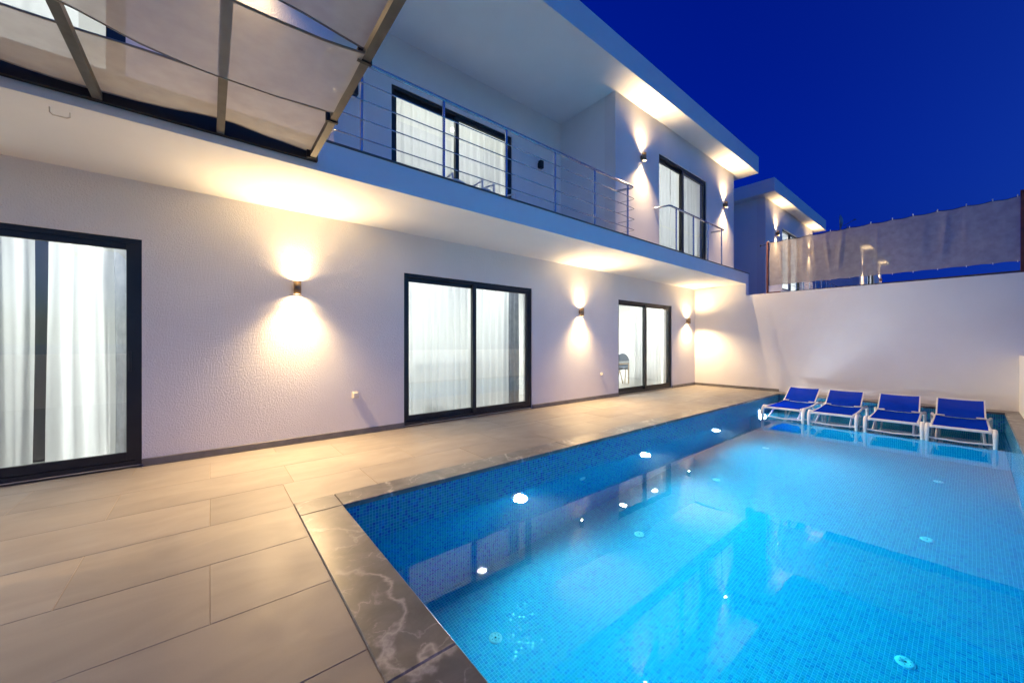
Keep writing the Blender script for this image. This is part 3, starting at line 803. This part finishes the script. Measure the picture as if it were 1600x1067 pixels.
# ------------------------------------------------------------------ shade screen above the end wall
t = thing('privacy_screen', 'grey translucent fabric screen stretched between brown posts above the end wall', 'screen', (11.6,0,2.57))
FX = 0
nS = 120; mS = 16; rows = []
ties = [3.42,3.0,2.55,2.15,1.8,1.44,1.097,.789,.446,.072,-.248,-.53]
def scal(y):
    for a, b in zip(ties, ties[1:]):
        if b <= y <= a:
            u = (y-b)/(a-b); return .024*math.sin(math.pi*u)
    return 0
rnd = random.Random(5); folds = [(rnd.uniform(-.5,3.4), rnd.uniform(.015,.05), rnd.uniform(.02,.06), rnd.uniform(-.12,.12)) for _ in range(16)]
for i in range(mS+1):
    v = i/mS; row = []
    for j in range(nS+1):
        y = 3.42 + (-.555-3.42)*j/nS
        zt = 3.952 - scal(y) + .02*((3.4-y)/4) ; zb = 2.79 + .5*scal(y) - .02*((3.4-y)/4)
        x = .012*math.sin(y*5)*math.sin(v*3)
        for (fy, w, a, sl) in folds:
            d = (y - fy - sl*v)/w
            x += -a*.28*math.exp(-d*d)*math.sin(math.pi*min(1, v*1.1+.05))
        row.append((x, y, zt+(zb-zt)*v - 2.57))
    rows.append(row)
MB().grid(rows).build('fabric', M_screen, t)
MB().tube(rows[0][::2], .006, 6).build('wire', M_black, t)
MB().box(-.03,.03,3.43,3.47,.05,1.40).build('post', M_brown, t)
MB().box(-.03,.03,-.62,-.56,-.02,1.50).build('post', M_brown, t)
MB().box(-.03,.03,3.20,3.47,.02,.05).box(-.03,.03,3.16,3.20,-.01,.05).build('foot', M_brown, t)
MB().box(-.02,.02,-.56,3.16,.0,.03).build('rail', M_pergsteel, t)
MB().tube([(0,3.47,1.33),(0,3.62,1.33)], .008, 6).lathe([(.0,-.01),(.025,-.01),(.025,.01),(.0,.01)], (0,3.61,1.33), 10, 'y').build('tensioner', M_black, t)
for y in ties:
    MB().tube([(0,y,1.37+.02*((3.4-y)/4)),(0,y,1.42+.02*((3.4-y)/4))], .007, 6).build('cable_tie', M_white, t)
    MB().tube([(0,y,.19),(0,y,.225)], .006, 6).build('cable_tie', M_white, t)

# ------------------------------------------------------------------ neighbours
def neighbour(name_label, x0, x1, y, win, lampx, glow, lab):
    h = thing('house', name_label, 'house', (x0,y,-2.4))
    def P(mb, n, m, par=None):
        o = mb.build(n, m, par or h)
        if par is None: o.location = (-x0,-y,2.4)
        return o
    P(wall_run(x0, x1, y, y+.25, -2.39, RZ0, [(win[0],win[1],SZ1,UZ)]), 'wall', M_stucco)
    P(MB().box(x0, x0+.25, y+.25, y+6, -2.39, RZ0), 'wall', M_paint); P(MB().box(x1-.25, x1, y+.25, y+6, -2.39, RZ0), 'wall', M_paint)
    P(MB().cbox(x0-.38, x1+.45, y-.36, y+6.5, RZ0, RZ1-.03, .006), 'roof', M_paint)
    P(MB().box(x0+.4, x1+6, y-.38, y-.001, SZ0-.2, SZ1-.2), 'balcony_slab', M_paint)
    r = MB(); xa_, xb_, yy = x0+.25, x1-.25, y+.25
    r.face([(xa_,yy+4,SZ1),(xb_,yy+4,SZ1),(xb_,yy+4,RZ0-.1),(xa_,yy+4,RZ0-.1)])
    r.face([(xa_,yy,RZ0-.1),(xb_,yy,RZ0-.1),(xb_,yy+4,RZ0-.1),(xa_,yy+4,RZ0-.1)])
    r.face([(xa_,yy,SZ1),(xb_,yy,SZ1),(xb_,yy+4,SZ1),(xa_,yy+4,SZ1)])
    P(r, 'room_wall', M_inside)
    f = MB(); p = .06
    for (a,b) in ((win[0],win[0]+p),((win[0]+win[1])/2-.05,(win[0]+win[1])/2+.05),(win[1]-p,win[1])): f.box(a,b,y+.05,y+.12,SZ1,UZ)
    for (a,b) in ((SZ1,SZ1+.08),(UZ-p,UZ)): f.box(win[0]+.01,win[1]-.01,y+.055,y+.115,a,b)
    w = P(f, 'window', M_alu)
    o = MB().face([(win[0],y+.08,SZ1),(win[1],y+.08,SZ1),(win[1],y+.08,UZ),(win[0],y+.08,UZ)]).build('pane', M_glass, w)
    rl = P(MB().tube([(x0+1.2,y-.3,SZ1+.75),(x1+5.5,y-.3,SZ1+.75)], .02, 6), 'railing', M_steel)
    for k in range(12):
        xx = x0+1.3+k*(x1-x0+4)/11; P(MB().tube([(xx,y-.3,SZ1-.2),(xx,y-.3,SZ1+.75)], .016, 6), 'post', M_steel, rl)
    for q in (.0,.2,.4,.6): P(MB().tube([(x0+1.2,y-.31,SZ1-.1+q),(x1+5.5,y-.31,SZ1-.1+q)], .008, 5), 'rod', M_steel, rl)
    ceiling_light((win[0]+win[1])/2, y+2.2, RZ0-.11, 110, 'round ceiling light in the upper room of the '+lab, 1.5, 1.0, (.9,.97,1))
    for lx, ll in zip(lampx, ('left','right')):
        wall_lamp(lx, y, 5.08, 'brass wall lamp '+ll+' of the window of the '+lab, glow, glow, True, .8, 'lit wall lamps on the houses beyond')
neighbour('white flat roofed house just behind the end wall', 14.3, 20.1, BY, (16.04,18.35), (15.32,19.5), 55, 'house behind the end wall')
neighbour('white flat roofed house farther off, dim behind the screen fabric', 25.0, 32.2, 3.52, (27.2,29.5), (25.8,31.3), 50, 'farther house dim behind the screen')
# satellite dish and aerial on the neighbour's roof
t = thing('satellite_dish', 'small grey satellite dish above the screen on the neighbour roof', 'satellite dish', (23.0,3.9,RZ1-.03))
MB().lathe([(.0,.0),(.15,.02),(.30,.08),(.30,.085),(.15,.03),(.0,.01)], (0,-.1,.45), 20, 'y').build('reflector', M_dish, t)
MB().tube([(0,0,-1.5),(0,0,.45)], .025, 8).build('mast', M_dish, t)
MB().tube([(0,-.1,.2),(0,-.5,.4)], .012, 6).lathe([(.0,-.05),(.03,-.05),(.03,.03),(.0,.03)], (0,-.5,.4), 10, 'y').build('receiver', M_dish, t)
t = thing('aerial', 'thin pale aerial right of the satellite dish', 'aerial', (24.6,3.9,RZ1-.03))
MB().tube([(0,0,-1.5),(0,0,.55)], .02, 6).build('mast', M_dish, t)
MB().tube([(-.25,0,.5),(.25,0,.5)], .012, 6).tube([(0,-.2,.4),(0,.2,.4)], .012, 6).build('crossbar', M_dish, t)

# ------------------------------------------------------------------ sun loungers
def make_lounger():
    t = thing('sun_lounger', 'x', 'sun lounger', (0,0,0))
    w = .60; hw = w/2
    ZS = .335                                   # seat height over the feet
    LF, LH, LB = 0.0, 1.28, 1.80                # front, hinge and rear of the frame (x)
    # side rails: gently waved, full length
    for s in (-1,1):
        pts = [(LF-.01,s*hw,ZS-.05),(LF+.06,s*hw,ZS-.012),(LF+.4,s*hw,ZS-.03),(LF+.9,s*hw,ZS-.045),(LH,s*hw,ZS-.03),(LB,s*hw,ZS-.05)]
        MB().tube(pts, [.016,.019,.018,.018,.018,.016], 8).build('side_rail', M_white, t)
    MB().cbox(LF-.025,LF+.035,-hw+.005,hw-.005,ZS-.05,ZS-.012,.01).build('end_bar', M_white, t)
    MB().cbox(LB-.05,LB,-hw+.01,hw-.01,ZS-.08,ZS-.04,.01).build('end_bar', M_white, t)
    for s in (-1,1):
        f = MB(); y = s*(hw+.045)
        f.tube([(LF+.16,s*(hw+.015),ZS-.02),(LF+.07,y,ZS-.012),(LF+.0,y,ZS-.05),(LF-.03,y,ZS-.14),(LF-.02,y,ZS-.25),(LF+.0,y,.0)], [.018,.026,.029,.027,.024,.022], 10)
        f.build('leg', M_white, t)
        g = MB(); g.tube([(LB-.42,s*(hw+.01),ZS-.04),(LB-.22,y,ZS-.02),(LB-.14,y,ZS-.08),(LB-.12,y,ZS-.2),(LB-.14,y,.0)], [.016,.024,.026,.023,.021], 10)
        g.build('leg', M_white, t)
        MB().tube([(LF+.03,s*(hw-.05),.10),(LF+.45,s*(hw-.06),ZS-.06)], .016, 8).build('brace', M_white, t)
        MB().tube([(LB-.16,s*(hw-.05),.08),(LB-.6,s*(hw-.06),ZS-.06)], .016, 8).build('brace', M_white, t)
    MB().tube([(LF,-hw-.03,.12),(LF+.02,0,.10),(LF,hw+.03,.12)], .014, 8).build('stretcher', M_white, t)
    # seat sling
    n = 14; rows = []
    for i in range(n+1):
        u = i/n; x = LF+.03+(LH-LF-.01)*u
        rows.append([(x, -hw+.012+(w-.024)*k/8, ZS-.012 - .022*math.sin(math.pi*k/8) - .012*math.sin(math.pi*u) + .006) for k in range(9)])
    rows2 = [[(p[0],p[1],p[2]-.006) for p in r] for r in reversed(rows)]
    MB().grid(rows+rows2+[rows[0]]).build('seat_sling', M_sling, t)
    # raised back
    bx, bz = LH-.01, ZS-.005; L = .57; an = R(28)
    dx, dz = math.cos(an), math.sin(an)
    fr = MB()
    for s in (-1,1): fr.tube([(bx,s*(hw-.018),bz),(bx+L*dx,s*(hw-.018),bz+L*dz)], .013, 8)
    fr.tube([(bx+L*dx,-hw+.01,bz+L*dz),(bx+L*dx,hw-.01,bz+L*dz)], .013, 8)
    fr.build('back_frame', M_white, t)
    def bs(u0, u1, m):
        rows = []
        for i in range(7):
            u = u0+(u1-u0)*i/6
            rows.append([(bx+L*dx*u-dz*(-.012+.018*math.sin(math.pi*k/8)*-1)*0, -hw+.028+(w-.056)*k/8, bz+L*dz*u+.012-.012*math.sin(math.pi*k/8)) for k in range(9)])
        return MB().grid(rows).build('back_sling', m, t)
    bs(-.02,.985,M_sling)
    for s in (-1,1):
        MB().cbox(LH-.06,LH-.01,min(s*(hw-.02),s*(hw-.12)),max(s*(hw-.02),s*(hw-.12)),ZS+.004,ZS+.022,.006).build('hinge_knob', M_white, t)
    for s in (-1,1):
        MB().tube([(bx+L*dx*.6,s*(hw-.08),bz+L*dz*.6-.02),(LB-.12,s*(hw-.08),ZS-.06)], .012, 6).build('prop', M_white, t)
    return t
proto = make_lounger()
LLab = ['blue and white sun lounger leftmost of the row, beside the bright pool light',
        'blue and white sun lounger second from the house, lit from its left',
        'blue and white sun lounger third from the house, between two others on the shelf',
        'blue and white sun lounger rightmost of the row, next to the low parapet']
for i, (x, y, a) in enumerate(((8.93,2.47,1.0),(8.93,1.68,2.5),(8.92,.87,2.0),(8.93,.125,0.5))):
    o = proto if i == 0 else copy_tree(proto)
    o.location = (x, y, SHZ+.001); o.rotation_euler = (0,0,R(a))
    if x < SHX: o.location.x = SHX+.04
    tag(o, LLab[i], 'sun lounger', 'blue sun loungers standing in the shallow end of the pool')
